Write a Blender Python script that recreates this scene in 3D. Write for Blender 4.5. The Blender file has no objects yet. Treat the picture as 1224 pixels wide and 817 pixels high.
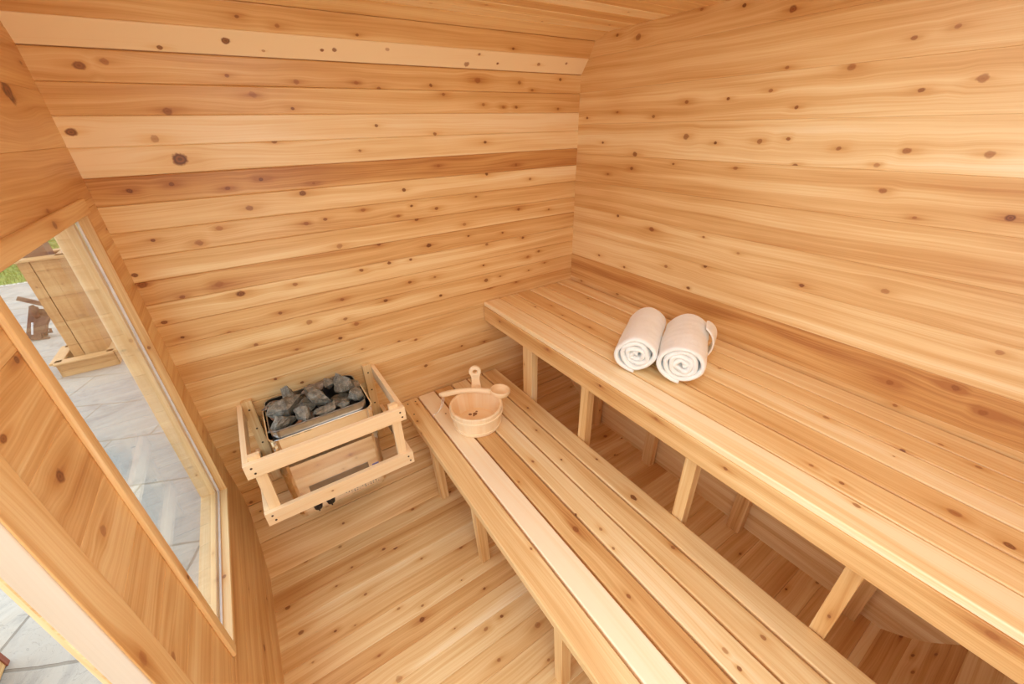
import bpy, bmesh, math, random
from mathutils import Vector, Matrix, noise
rnd = random.Random(11)
sc = bpy.context.scene
COL = sc.collection
V3 = Vector

# ---------------------------------------------------------------- knots seen on the boards (metres)
KN = {
 'BACK': [(0.164,2.227,0.0069),(0.271,2.212,0.008),(-0.046,2.145,0.0073),(-0.054,2.127,0.0082),(0.12,2.158,0.0129),(0.22,2.135,0.0062),(0.402,2.15,0.006),(-0.254,2.073,0.0141),(-0.196,2.085,0.0108),(0.096,2.061,0.0068),(0.299,2.049,0.0096),(0.154,2.009,0.012),(-0.093,1.961,0.0141),(-0.336,1.909,0.0121),(-0.151,1.886,0.013),(-0.107,1.825,0.0229),(0.181,1.867,0.0083),(-0.266,1.742,0.0091),(-0.155,1.752,0.0079),(-0.005,1.726,0.0087),(0.105,1.747,0.0084),(0.277,1.719,0.0062),(0.041,1.653,0.0136),(0.23,1.687,0.0127),(0.233,1.649,0.0071),(-0.267,1.744,0.0061),(0.632,1.662,0.0091),(0.805,1.748,0.0077),(1.053,1.696,0.0086),(1.313,1.653,0.0092),(1.237,1.511,0.0086),(0.443,1.6,0.0093),(0.656,1.593,0.0074),(0.589,1.557,0.0089),(0.288,1.582,0.0076),(0.215,1.575,0.0094),(0.775,1.568,0.0092),(0.986,1.599,0.0064),(1.44,1.487,0.0065),(0.911,1.477,0.0106),(0.671,1.532,0.0095),(-0.07,1.596,0.0118),(-0.143,1.556,0.0129),(-0.263,1.584,0.0071),(0.319,1.468,0.0122),(0.93,1.417,0.0074),(1.133,1.404,0.0073),(0.717,1.406,0.0127),(0.483,1.448,0.0081),(1.033,1.358,0.0093),(1.262,1.357,0.0085),(-0.35,1.478,0.0093),(-0.342,1.444,0.0142),(-0.132,1.397,0.0149),(-0.252,1.376,0.0084),(0.115,1.342,0.0103),(-0.077,1.347,0.0142),(0.386,1.348,0.0095),(0.513,1.358,0.0093),(0.617,1.355,0.008),(0.279,1.235,0.0086),(0.467,1.184,0.0106),(0.747,1.142,0.009),(1.017,1.165,0.0126),(1.213,1.112,0.007),(1.302,1.164,0.0062),(1.296,1.244,0.0091),(1.373,1.264,0.0096),(1.006,1.251,0.0063),(0.597,1.247,0.0089),(0.727,1.245,0.0075),(1.108,1.169,0.0065),(1.417,1.187,0.0071),(0.031,1.236,0.0088),(0.127,1.167,0.0143),(0.273,1.142,0.0096),(0.315,1.105,0.0128),(-0.166,1.271,0.0062),(-0.159,1.204,0.0086),(-0.303,1.226,0.0072),(-0.333,1.297,0.0092),(0.233,1.056,0.0095),(0.495,0.955,0.0078),(0.582,0.937,0.0096),(1.04,1.116,0.0071),(1.219,1.111,0.0063),(0.983,0.8,0.0082),(0.522,2.206,0.0061),(1.18,2.207,0.0067),(0.631,2.168,0.0075),(0.973,2.132,0.0128),(1.021,2.175,0.0066),(1.122,2.143,0.0062),(1.342,2.151,0.0091),(1.501,2.163,0.0071),(1.029,2.075,0.0148),(1.25,2.072,0.0092),(1.323,2.044,0.0074),(0.507,2.052,0.0077),(0.589,2.035,0.0079),(0.807,2.051,0.0083),(1.493,2.092,0.0081),(0.86,2.02,0.008),(1.053,1.984,0.0082),(1.16,1.975,0.0094),(1.23,1.975,0.0078),(1.485,1.968,0.0076),(1.225,1.726,0.0086),(0.25,1.05,0.0069),(0.049,1.057,0.0071),(-0.089,1.125,0.0095),(-0.066,0.946,0.0079),(0.028,0.891,0.008),(0.315,0.971,0.006),(0.615,0.768,0.0117),(0.962,2.511,0.0081),(1.269,2.568,0.0061),(0.941,0.389,0.0082),(1.034,0.265,0.0083),(0.778,0.23,0.0062),(-0.33,0.359,0.0083),(-0.308,0.654,0.0077),(0.443,2.153,0.0084),(0.556,1.91,0.0073),(0.804,1.874,0.0085),(1.053,1.833,0.0087),(0.267,1.968,0.0061),(0.474,1.824,0.0062)],
 'RIGHT': [(1.574,1.995,0.0084),(1.452,1.971,0.0148),(1.163,2.012,0.0069),(0.999,1.993,0.0076),(0.834,1.953,0.0127),(0.499,1.833,0.0072),(0.418,1.845,0.0073),(0.807,1.798,0.0071),(0.623,1.781,0.0115),(0.331,1.728,0.0127),(0.841,1.737,0.0071),(0.442,1.711,0.0074),(1.164,1.719,0.0088),(1.533,1.696,0.0061),(1.32,1.673,0.008),(1.736,1.677,0.0086),(0.99,1.721,0.0071),(0.745,1.684,0.0068),(1.141,1.596,0.0139),(1.006,1.574,0.0069),(0.837,1.582,0.0104),(0.744,1.591,0.0076),(0.587,1.566,0.0085),(0.42,1.564,0.0099),(0.412,1.588,0.0072),(0.256,1.561,0.0113),(0.476,1.524,0.009),(0.699,1.51,0.0076),(0.904,1.49,0.0091),(1.181,1.49,0.0066),(1.612,1.566,0.0072),(1.399,1.521,0.013),(1.409,1.459,0.0092),(1.56,1.423,0.0076),(0.438,1.455,0.0106),(0.343,1.391,0.0064),(0.424,1.381,0.0079),(0.164,1.418,0.0104),(1.464,1.23,0.0089),(1.245,1.2,0.0141),(0.975,1.215,0.0067),(0.815,1.18,0.007),(1.444,1.186,0.0089),(1.574,0.998,0.0083),(1.385,0.978,0.0089),(1.125,1.048,0.0072),(0.937,1.092,0.0065),(0.993,0.979,0.0071),(0.562,1.119,0.0089),(0.335,1.167,0.0109),(0.089,0.937,0.0113),(0.015,0.893,0.0117),(0.041,0.977,0.0075),(0.188,0.812,0.0075),(1.702,0.81,0.0093),(1.411,0.818,0.0103),(1.388,0.977,0.006),(1.134,1.046,0.0094),(0.94,1.095,0.0092),(0.999,0.977,0.0096),(0.226,0.881,0.0118),(0.052,1.076,0.0094)],
 'LEFT': [(0.804,1.164,0.0146),(0.792,1.136,0.0068),(0.806,1.027,0.0136),(0.754,1.281,0.009),(0.732,0.719,0.0131),(1.09,0.077,0.0123),(1.345,-0.014,0.007),(1.266,0.18,0.0072),(1.803,1.043,0.0068),(1.869,1.217,0.0062),(1.862,0.738,0.0081),(1.381,1.501,0.007),(1.542,1.743,0.0312),(1.761,1.822,0.0062),(0.68,1.037,0.0093),(0.691,1.144,0.0085),(0.902,1.337,0.0093)],
 'FLOOR': [(-0.056,1.596,0.0092),(0.179,1.57,0.0092),(0.077,1.544,0.0081),(0.327,1.597,0.006),(0.361,1.507,0.0087),(-0.039,1.513,0.0066),(-0.019,1.401,0.0071),(0.13,1.396,0.0084),(0.178,1.246,0.0123),(0.26,1.197,0.0075),(0.327,1.434,0.0094),(-0.003,1.211,0.0082),(-0.257,1.214,0.0113),(-0.287,1.253,0.0108),(-0.189,1.423,0.0091),(0.161,0.924,0.0121),(0.015,0.89,0.0138),(-0.024,0.95,0.0073),(0.096,1.002,0.0067),(-0.142,1.114,0.0079),(0.436,1.078,0.0089),(0.431,0.961,0.0066),(0.361,0.798,0.0089),(0.357,0.754,0.0093),(0.534,0.685,0.0139),(1.549,1.266,0.014),(1.621,1.16,0.0094),(1.488,1.075,0.0083),(1.476,1.244,0.0091),(1.809,0.513,0.0062),(1.48,0.453,0.007),(1.485,0.131,0.007),(1.602,-0.218,0.0123),(1.326,1.254,0.0075)],
 'LOW': [(0.681,0.412,0.0077),(0.704,0.683,0.0137),(0.774,0.631,0.006),(0.761,0.552,0.0062),(0.747,0.732,0.0065),(0.884,0.979,0.0064),(1.013,0.892,0.0062),(0.986,0.66,0.0149),(0.91,0.116,0.0091),(0.88,0.982,0.0063),(0.775,1.043,0.0078),(0.91,1.197,0.0071),(0.779,0.631,0.0071),(0.781,0.113,0.0073),(0.79,0.159,0.0083),(0.933,0.437,0.0081),(0.986,0.631,0.0114),(0.513,1.731,0.0067),(0.461,1.598,0.0072),(0.441,1.506,0.0064)],
 'UP': [(1.18,1.572,0.008),(1.259,1.535,0.0086),(1.242,1.222,0.0074),(1.397,0.294,0.0098),(1.134,0.224,0.0066),(1.412,0.101,0.0073),(1.496,-0.037,0.0082),(1.246,-0.044,0.0138),(1.23,-0.137,0.0115),(1.651,0.192,0.0089),(1.397,0.66,0.0082),(1.629,0.654,0.0076)],
 'FAS': [(0.63,0.76,0.0073),(0.376,0.742,0.0078),(0.204,0.791,0.0085),(-0.167,0.758,0.0117),(1.633,0.743,0.0085),(1.228,0.758,0.0077),(0.895,0.747,0.0069)],
}
FPX = 477.3208
FILL_POWER = 10.5  # power of the added interior fill lights
SKY = 2.35
EXPO = 0.0

# ---------------------------------------------------------------- node helpers
def new_mat(name):
    m = bpy.data.materials.new(name); m.use_nodes = True
    nt = m.node_tree; nt.nodes.clear()
    return m, nt
def nd(nt, typ, **kw):
    n = nt.nodes.new(typ)
    for k, v in kw.items():
        if k.startswith('i_'):
            key = k[2:]
            key = int(key) if key.isdigit() else key.replace('_', ' ')
            n.inputs[key].default_value = v
        else: setattr(n, k, v)
    return n
def mth(nt, op, a, b=None, c=None, clamp=False):
    n = nt.nodes.new('ShaderNodeMath'); n.operation = op; n.use_clamp = clamp
    for i, x in enumerate((a, b, c)):
        if x is None: continue
        if isinstance(x, (int, float)): n.inputs[i].default_value = x
        else: nt.links.new(x, n.inputs[i])
    return n.outputs[0]
def mixc(nt, fac, a, b, mode='MIX'):
    n = nt.nodes.new('ShaderNodeMix'); n.data_type = 'RGBA'; n.blend_type = mode
    for idx, x in ((0, fac), (6, a), (7, b)):
        if isinstance(x, (int, float)): n.inputs[idx].default_value = x
        elif isinstance(x, tuple): n.inputs[idx].default_value = (*x, 1)
        else: nt.links.new(x, n.inputs[idx])
    return n.outputs[2]
def ramp(nt, fac, stops, interp='LINEAR'):
    r = nt.nodes.new('ShaderNodeValToRGB'); r.color_ramp.interpolation = interp
    el = r.color_ramp.elements
    while len(el) < len(stops): el.new(0.5)
    for e, (p, c) in zip(el, stops): e.position = p; e.color = (*c, 1) if len(c) == 3 else c
    nt.links.new(fac, r.inputs[0]); return r.outputs[0]
def srgb(*c):
    return tuple(((x / 255) / 12.92 if x / 255 <= .04045 else ((x / 255 + .055) / 1.055) ** 2.4) for x in c)

def wood_material(name, stops, rough=.36, bump=.15, spec=.5):
    """cedar: grain runs along wuv.x; kn = offset from the nearest knot, its radius and darkness"""
    m, nt = new_mat(name)
    L = nt.links
    a = nd(nt, 'ShaderNodeAttribute', attribute_name='wuv')
    k = nd(nt, 'ShaderNodeAttribute', attribute_name='kn')
    t = nd(nt, 'ShaderNodeAttribute', attribute_name='tone')
    s = nd(nt, 'ShaderNodeSeparateXYZ'); L.new(a.outputs['Vector'], s.inputs[0])
    ks = nd(nt, 'ShaderNodeSeparateXYZ'); L.new(k.outputs['Vector'], ks.inputs[0])
    u, v, seed = s.outputs
    du, dv, kr = ks.outputs; dark = k.outputs['Alpha']
    # slow wander of the grain
    c1 = nd(nt, 'ShaderNodeCombineXYZ'); L.new(mth(nt, 'MULTIPLY', u, 1.3), c1.inputs[0]); L.new(mth(nt, 'MULTIPLY', v, 5.0), c1.inputs[1]); L.new(mth(nt, 'MULTIPLY', seed, 13.7), c1.inputs[2])
    n1 = nd(nt, 'ShaderNodeTexNoise', i_Scale=1.0, i_Detail=2.0); L.new(c1.outputs[0], n1.inputs['Vector'])
    w = mth(nt, 'MULTIPLY', mth(nt, 'SUBTRACT', n1.outputs[0], .5), .055)
    r2 = mth(nt, 'MAXIMUM', kr, 1e-4)
    # wobbly knot outline
    c0 = nd(nt, 'ShaderNodeCombineXYZ'); L.new(mth(nt, 'MULTIPLY', u, 60.), c0.inputs[0]); L.new(mth(nt, 'MULTIPLY', v, 60.), c0.inputs[1]); L.new(seed, c0.inputs[2])
    n0 = nd(nt, 'ShaderNodeTexNoise', i_Scale=1.0, i_Detail=2.0); L.new(c0.outputs[0], n0.inputs['Vector'])
    rw = mth(nt, 'MULTIPLY', r2, mth(nt, 'ADD', mth(nt, 'MULTIPLY', n0.outputs[0], 1.1), .45))
    dd = mth(nt, 'SQRT', mth(nt, 'ADD', mth(nt, 'POWER', mth(nt, 'MULTIPLY', mth(nt, 'ABSOLUTE', du), .8), 2.), mth(nt, 'POWER', mth(nt, 'ABSOLUTE', dv), 2.)))
    kd = mth(nt, 'DIVIDE', dd, rw)
    dl = mth(nt, 'SQRT', mth(nt, 'ADD', mth(nt, 'POWER', mth(nt, 'MULTIPLY', mth(nt, 'ABSOLUTE', du), .3), 2.), mth(nt, 'POWER', mth(nt, 'ABSOLUTE', dv), 2.)))
    kl = mth(nt, 'DIVIDE', dl, r2)
    fd = nd(nt, 'ShaderNodeAttribute', attribute_name='fade'); fade = mth(nt, 'MULTIPLY', fd.outputs['Fac'], 1.6, clamp=True)
    infl = mth(nt, 'MULTIPLY', mth(nt, 'EXPONENT', mth(nt, 'MULTIPLY', kl, -.55)), fade)
    v3 = mth(nt, 'SUBTRACT', mth(nt, 'ADD', v, w), mth(nt, 'MULTIPLY', dv, infl))
    def grain(su, sv, det):
        c = nd(nt, 'ShaderNodeCombineXYZ'); L.new(mth(nt, 'MULTIPLY', u, su), c.inputs[0]); L.new(mth(nt, 'MULTIPLY', v3, sv), c.inputs[1]); L.new(mth(nt, 'MULTIPLY', seed, 9.1), c.inputs[2])
        n = nd(nt, 'ShaderNodeTexNoise', i_Scale=1.0, i_Detail=det, i_Roughness=.6); L.new(c.outputs[0], n.inputs['Vector']); return n.outputs[0]
    band = grain(.7, 26., 2.); fine = grain(2.2, 210., 3.); patch = grain(1.6, 7., 2.)
    f = mth(nt, 'ADD', t.outputs['Fac'], mth(nt, 'MULTIPLY', mth(nt, 'SUBTRACT', band, .5), 1.0))
    f = mth(nt, 'ADD', f, mth(nt, 'MULTIPLY', mth(nt, 'SUBTRACT', fine, .5), .60))
    f = mth(nt, 'ADD', f, mth(nt, 'MULTIPLY', mth(nt, 'SUBTRACT', patch, .5), .5))
    halo = mth(nt, 'MULTIPLY', mth(nt, 'EXPONENT', mth(nt, 'MULTIPLY', kl, -.9)), fade)
    f = mth(nt, 'ADD', f, mth(nt, 'MULTIPLY', halo, .45), clamp=True)
    base = ramp(nt, f, stops)
    # the knot itself
    inner = nd(nt, 'ShaderNodeMapRange', interpolation_type='SMOOTHSTEP'); inner.inputs[1].default_value = .72; inner.inputs[2].default_value = 1.12; inner.inputs[3].default_value = 1; inner.inputs[4].default_value = 0
    L.new(kd, inner.inputs[0])
    ring = mth(nt, 'ADD', mth(nt, 'MULTIPLY', mth(nt, 'SINE', mth(nt, 'MULTIPLY', kd, 13.)), .25), .5)
    kcol = mixc(nt, mth(nt, 'MULTIPLY', ring, dark), srgb(160, 94, 52), srgb(50, 28, 17))
    col = mixc(nt, mth(nt, 'MULTIPLY', inner.outputs[0], mth(nt, 'ADD', mth(nt, 'MULTIPLY', dark, .55), .38)), base, kcol)
    b = nd(nt, 'ShaderNodeBsdfPrincipled'); o = nd(nt, 'ShaderNodeOutputMaterial')
    L.new(col, b.inputs['Base Color'])
    b.inputs['Specular IOR Level'].default_value = spec
    L.new(mth(nt, 'ADD', mth(nt, 'MULTIPLY', fine, .16), rough - .08), b.inputs['Roughness'])
    bp = nd(nt, 'ShaderNodeBump', i_Strength=bump, i_Distance=.002)
    hgt = mth(nt, 'ADD', mth(nt, 'ADD', fine, mth(nt, 'MULTIPLY', band, .8)), mth(nt, 'MULTIPLY', patch, 3.0))
    L.new(hgt, bp.inputs['Height']); L.new(bp.outputs[0], b.inputs['Normal'])
    L.new(b.outputs[0], o.inputs[0])
    return m
CEDAR = [(0., srgb(248, 232, 198)), (.25, srgb(238, 212, 163)), (.5, srgb(224, 187, 132)), (.78, srgb(204, 156, 98)), (1., srgb(176, 120, 70))]
M_CEDAR = wood_material('cedar_boards', CEDAR)
M_PINE = wood_material('pale_pine', [(0., srgb(250, 236, 208)), (.4, srgb(245, 222, 184)), (.75, srgb(236, 204, 156)), (1., srgb(216, 174, 120))], rough=.45)
M_LADLE = wood_material('turned_pine', [(0., srgb(250, 234, 204)), (.5, srgb(243, 216, 174)), (1., srgb(226, 188, 138))], rough=.38)
M_JAMB = wood_material('pale_jamb_wood', [(0., srgb(214, 198, 178)), (.5, srgb(206, 186, 162)), (1., srgb(188, 160, 128))], rough=.5)  # even pale wood tone of the door jamb
M_OLD = wood_material('weathered_brown_wood', [(0., srgb(150, 118, 96)), (.5, srgb(112, 82, 66)), (1., srgb(72, 48, 38))], rough=.7)
M_RED = wood_material('reddish_wood', [(0., srgb(176, 106, 76)), (.5, srgb(140, 74, 52)), (1., srgb(104, 50, 36))], rough=.6)
M_YELLOW = wood_material('honey_cedar_outdoors', [(0., srgb(200, 160, 110)), (.5, srgb(180, 132, 80)), (1., srgb(150, 102, 58))], rough=.6)

def plain(name, col, rough=.5, metal=0., nscale=None, namp=.1, bump=0., spec=.5):
    m, nt = new_mat(name)
    b = nd(nt, 'ShaderNodeBsdfPrincipled'); o = nd(nt, 'ShaderNodeOutputMaterial'); nt.links.new(b.outputs[0], o.inputs[0])
    b.inputs['Roughness'].default_value = rough; b.inputs['Metallic'].default_value = metal; b.inputs['Specular IOR Level'].default_value = spec
    tc = nd(nt, 'ShaderNodeTexCoord')
    n = nd(nt, 'ShaderNodeTexNoise', i_Scale=nscale or 20., i_Detail=4.); nt.links.new(tc.outputs['Object'], n.inputs['Vector'])
    lo = tuple(max(0, c * (1 - namp)) for c in col); hi = tuple(min(1, c * (1 + namp)) for c in col)
    nt.links.new(ramp(nt, n.outputs[0], [(.3, lo), (.7, hi)]), b.inputs['Base Color'])
    if bump:
        bp = nd(nt, 'ShaderNodeBump', i_Strength=bump, i_Distance=.003); nt.links.new(n.outputs[0], bp.inputs['Height']); nt.links.new(bp.outputs[0], b.inputs['Normal'])
    return m
def steel_material():
    m, nt = new_mat('brushed_stainless_steel')
    b = nd(nt, 'ShaderNodeBsdfPrincipled'); o = nd(nt, 'ShaderNodeOutputMaterial'); nt.links.new(b.outputs[0], o.inputs[0])
    b.inputs['Metallic'].default_value = 1.; b.inputs['Base Color'].default_value = (.86, .84, .82, 1)
    tc = nd(nt, 'ShaderNodeTexCoord'); mp = nd(nt, 'ShaderNodeMapping'); mp.inputs['Scale'].default_value = (3, 3, 260)
    nt.links.new(tc.outputs['Object'], mp.inputs[0])
    n = nd(nt, 'ShaderNodeTexNoise', i_Scale=1., i_Detail=2.); nt.links.new(mp.outputs[0], n.inputs['Vector'])
    nt.links.new(mth(nt, 'ADD', mth(nt, 'MULTIPLY', n.outputs[0], .06), .035), b.inputs['Roughness'])
    return m
M_STEEL = steel_material()
M_TRAY = plain('grey_tray_steel', (.42, .42, .42), .32, 1., 30, .12)
M_BLACK = plain('black_plastic', (.012, .012, .012), .35)
M_DARKGAP = plain('dark_inner_steel', (.02, .02, .022), .5, .6)
M_SCREW = plain('dark_screw_heads', (.10, .06, .04), .4, .6)
M_PRINT = plain('dark_grey_print', (.12, .11, .10), .6)
M_BRAND = plain('burnt_brown_brand', (.26, .13, .06), .7)
M_BLUE = plain('purple_blue', (.25, .28, .62), .5)
M_CORD = plain('cream_cord', (.9, .84, .74), .8)
M_GASKET = plain('white_window_gasket', (.74, .74, .76), .35)
M_BLUEPL = plain('blue_plastic', srgb(120, 170, 215), .45)
M_RUSTY = plain('rusty_dark_metal', srgb(92, 62, 50), .6, .2, 25, .5)

def stone_material(name, c1, c2):
    m, nt = new_mat(name)
    b = nd(nt, 'ShaderNodeBsdfPrincipled', ); o = nd(nt, 'ShaderNodeOutputMaterial'); nt.links.new(b.outputs[0], o.inputs[0])
    b.inputs['Roughness'].default_value = .62; b.inputs['Specular IOR Level'].default_value = .5
    tc = nd(nt, 'ShaderNodeTexCoord')
    n = nd(nt, 'ShaderNodeTexNoise', i_Scale=38., i_Detail=6., i_Roughness=.7); nt.links.new(tc.outputs['Object'], n.inputs['Vector'])
    n2 = nd(nt, 'ShaderNodeTexNoise', i_Scale=160., i_Detail=3.); nt.links.new(tc.outputs['Object'], n2.inputs['Vector'])
    base = ramp(nt, n.outputs[0], [(.32, c1), (.52, c2), (.72, tuple(min(1, x * 1.9) for x in c2))])
    nt.links.new(mixc(nt, mth(nt, 'MULTIPLY', mth(nt, 'GREATER_THAN', n2.outputs[0], .62), .25), base, (.5, .5, .47)), b.inputs['Base Color'])
    bp = nd(nt, 'ShaderNodeBump', i_Strength=.9, i_Distance=.004)
    nt.links.new(mth(nt, 'ADD', n.outputs[0], mth(nt, 'MULTIPLY', n2.outputs[0], .4)), bp.inputs['Height']); nt.links.new(bp.outputs[0], b.inputs['Normal'])
    return m
M_STONE = stone_material('grey_green_sauna_stone', (.085, .086, .074), (.21, .205, .175))
M_STONE_B = stone_material('brownish_sauna_stone', (.12, .095, .07), (.26, .21, .165))
M_STONE_R = stone_material('rust_brown_sauna_stone', (.22, .09, .04), (.36, .16, .08))

def towel_material():
    m, nt = new_mat('white_terry_cloth')
    b = nd(nt, 'ShaderNodeBsdfPrincipled'); o = nd(nt, 'ShaderNodeOutputMaterial'); nt.links.new(b.outputs[0], o.inputs[0])
    b.inputs['Base Color'].default_value = (.93, .95, .95, 1); b.inputs['Roughness'].default_value = .95; b.inputs['Specular IOR Level'].default_value = .1
    b.inputs['Sheen Weight'].default_value = .25
    tc = nd(nt, 'ShaderNodeTexCoord')
    n = nd(nt, 'ShaderNodeTexNoise', i_Scale=420., i_Detail=2.); nt.links.new(tc.outputs['Object'], n.inputs['Vector'])
    n2 = nd(nt, 'ShaderNodeTexNoise', i_Scale=45., i_Detail=3.); nt.links.new(tc.outputs['Object'], n2.inputs['Vector'])
    bp = nd(nt, 'ShaderNodeBump', i_Strength=.6, i_Distance=.004); nt.links.new(mth(nt, 'ADD', n.outputs[0], n2.outputs[0]), bp.inputs['Height']); nt.links.new(bp.outputs[0], b.inputs['Normal'])
    return m
M_TOWEL = towel_material()

def glass_material():
    m, nt = new_mat('clear_window_glass')
    o = nd(nt, 'ShaderNodeOutputMaterial'); mx = nd(nt, 'ShaderNodeMixShader'); 
    tr = nd(nt, 'ShaderNodeBsdfTransparent'); tr.inputs[0].default_value = (.975, .98, .978, 1)
    lw = nd(nt, 'ShaderNodeLayerWeight', i_Blend=.5); fac = mth(nt, 'ADD', mth(nt, 'MULTIPLY', mth(nt, 'POWER', lw.outputs['Facing'], 5.), .9), .04)
    gl = nd(nt, 'ShaderNodeBsdfGlossy'); gl.inputs['Roughness'].default_value = 0.; gl.inputs['Color'].default_value = (1, 1, 1, 1)
    nt.links.new(fac, mx.inputs[0]); nt.links.new(tr.outputs[0], mx.inputs[1]); nt.links.new(gl.outputs[0], mx.inputs[2]); nt.links.new(mx.outputs[0], o.inputs[0])
    return m
M_GLASS = glass_material()

def paver_material():
    m, nt = new_mat('stamped_stone_pavers')
    L = nt.links
    b = nd(nt, 'ShaderNodeBsdfPrincipled'); o = nd(nt, 'ShaderNodeOutputMaterial'); L.new(b.outputs[0], o.inputs[0]); b.inputs['Roughness'].default_value = .8
    tc = nd(nt, 'ShaderNodeTexCoord'); mp = nd(nt, 'ShaderNodeMapping'); mp.inputs['Rotation'].default_value = (0, 0, .42); mp.inputs['Location'].default_value = (.2, .35, 0); L.new(tc.outputs['Object'], mp.inputs[0])
    wn = nd(nt, 'ShaderNodeTexNoise', i_Scale=2.5, i_Detail=3.); L.new(mp.outputs[0], wn.inputs['Vector'])
    wv = nd(nt, 'ShaderNodeVectorMath', operation='MULTIPLY_ADD'); L.new(wn.outputs['Color'], wv.inputs[0]); wv.inputs[1].default_value = (.05, .05, 0); L.new(mp.outputs[0], wv.inputs[2])
    br = nd(nt, 'ShaderNodeTexBrick', offset=.37, squash=.8, squash_frequency=3); L.new(wv.outputs[0], br.inputs['Vector'])
    br.inputs['Scale'].default_value = 1.; br.inputs['Brick Width'].default_value = .75; br.inputs['Row Height'].default_value = .5; br.inputs['Mortar Size'].default_value = .007; br.inputs['Mortar Smooth'].default_value = .3
    br.inputs['Color1'].default_value = (*srgb(214, 208, 200), 1); br.inputs['Color2'].default_value = (*srgb(186, 184, 182), 1); br.inputs['Mortar'].default_value = (*srgb(168, 160, 150), 1)
    n = nd(nt, 'ShaderNodeTexNoise', i_Scale=3.2, i_Detail=8., i_Roughness=.65, i_Distortion=1.2); L.new(tc.outputs['Object'], n.inputs['Vector'])
    v = ramp(nt, n.outputs[0], [(.3, (.44, .435, .42)), (.5, (.68, .66, .61)), (.75, (.63, .59, .52))])
    col = mixc(nt, 1., br.outputs['Color'], v, 'MULTIPLY')
    cr = nd(nt, 'ShaderNodeTexNoise', i_Scale=7., i_Detail=5., i_Distortion=2.5); L.new(tc.outputs['Object'], cr.inputs['Vector'])
    crm = mth(nt, 'LESS_THAN', mth(nt, 'ABSOLUTE', mth(nt, 'SUBTRACT', cr.outputs[0], .5)), .006)
    col = mixc(nt, mth(nt, 'MULTIPLY', crm, .35), col, srgb(120, 118, 112))
    L.new(col, b.inputs['Base Color'])
    bp = nd(nt, 'ShaderNodeBump', i_Strength=.6, i_Distance=.02); L.new(mth(nt, 'SUBTRACT', n.outputs[0], br.outputs['Fac']), bp.inputs['Height']); L.new(bp.outputs[0], b.inputs['Normal'])
    return m
M_PAVER = paver_material()
M_GRASS = plain('green_grass', srgb(112, 134, 40), .8, 0., 14, .35)

# ---------------------------------------------------------------- object helpers
def tag(o, label=None, cat=None, group=None, kind=None):
    if label: o['label'] = label
    if cat: o['category'] = cat
    if group: o['group'] = group
    if kind: o['kind'] = kind
    return o
def empty(name, loc=(0, 0, 0)):
    o = bpy.data.objects.new(name, None); COL.objects.link(o); o.location = loc; o.empty_display_size = .05
    return o
class Geo:
    def __init__(s): s.v = []; s.f = []; s.w = []; s.k = []; s.t = []; s.fd = []
    def vert(s, p, w=None, k=(9, 9, 0, 0), t=.4, fd=0.):
        s.fd.append(fd); s.v.append(tuple(p)); s.w.append(w if w else (p[0], p[1] + p[2], 0)); s.k.append(k); s.t.append(t); return len(s.v) - 1
    def build(s, name, mat, parent=None, smooth=False, loc=None):
        me = bpy.data.meshes.new(name)
        off = V3(loc) if loc else V3((0, 0, 0))
        pl = V3(parent.location) if parent else V3((0, 0, 0))
        if parent and parent.parent: pl = pl + V3(parent.parent.location)
        org = off if loc else pl
        me.from_pydata([tuple(V3(p) - org) for p in s.v], [], s.f)
        a = me.attributes.new('wuv', 'FLOAT_VECTOR', 'POINT'); a.data.foreach_set('vector', [c for w in s.w for c in w])
        a = me.attributes.new('kn', 'FLOAT_COLOR', 'POINT'); a.data.foreach_set('color', [c for w in s.k for c in w])
        a = me.attributes.new('fade', 'FLOAT', 'POINT'); a.data.foreach_set('value', s.fd)
        a = me.attributes.new('tone', 'FLOAT', 'POINT'); a.data.foreach_set('value', s.t)
        me.materials.append(mat)
        if smooth: me.polygons.foreach_set('use_smooth', [True] * len(me.polygons))
        me.update()
        o = bpy.data.objects.new(name, me); COL.objects.link(o)
        if parent: o.parent = parent
        elif loc: o.location = loc
        return o

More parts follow.
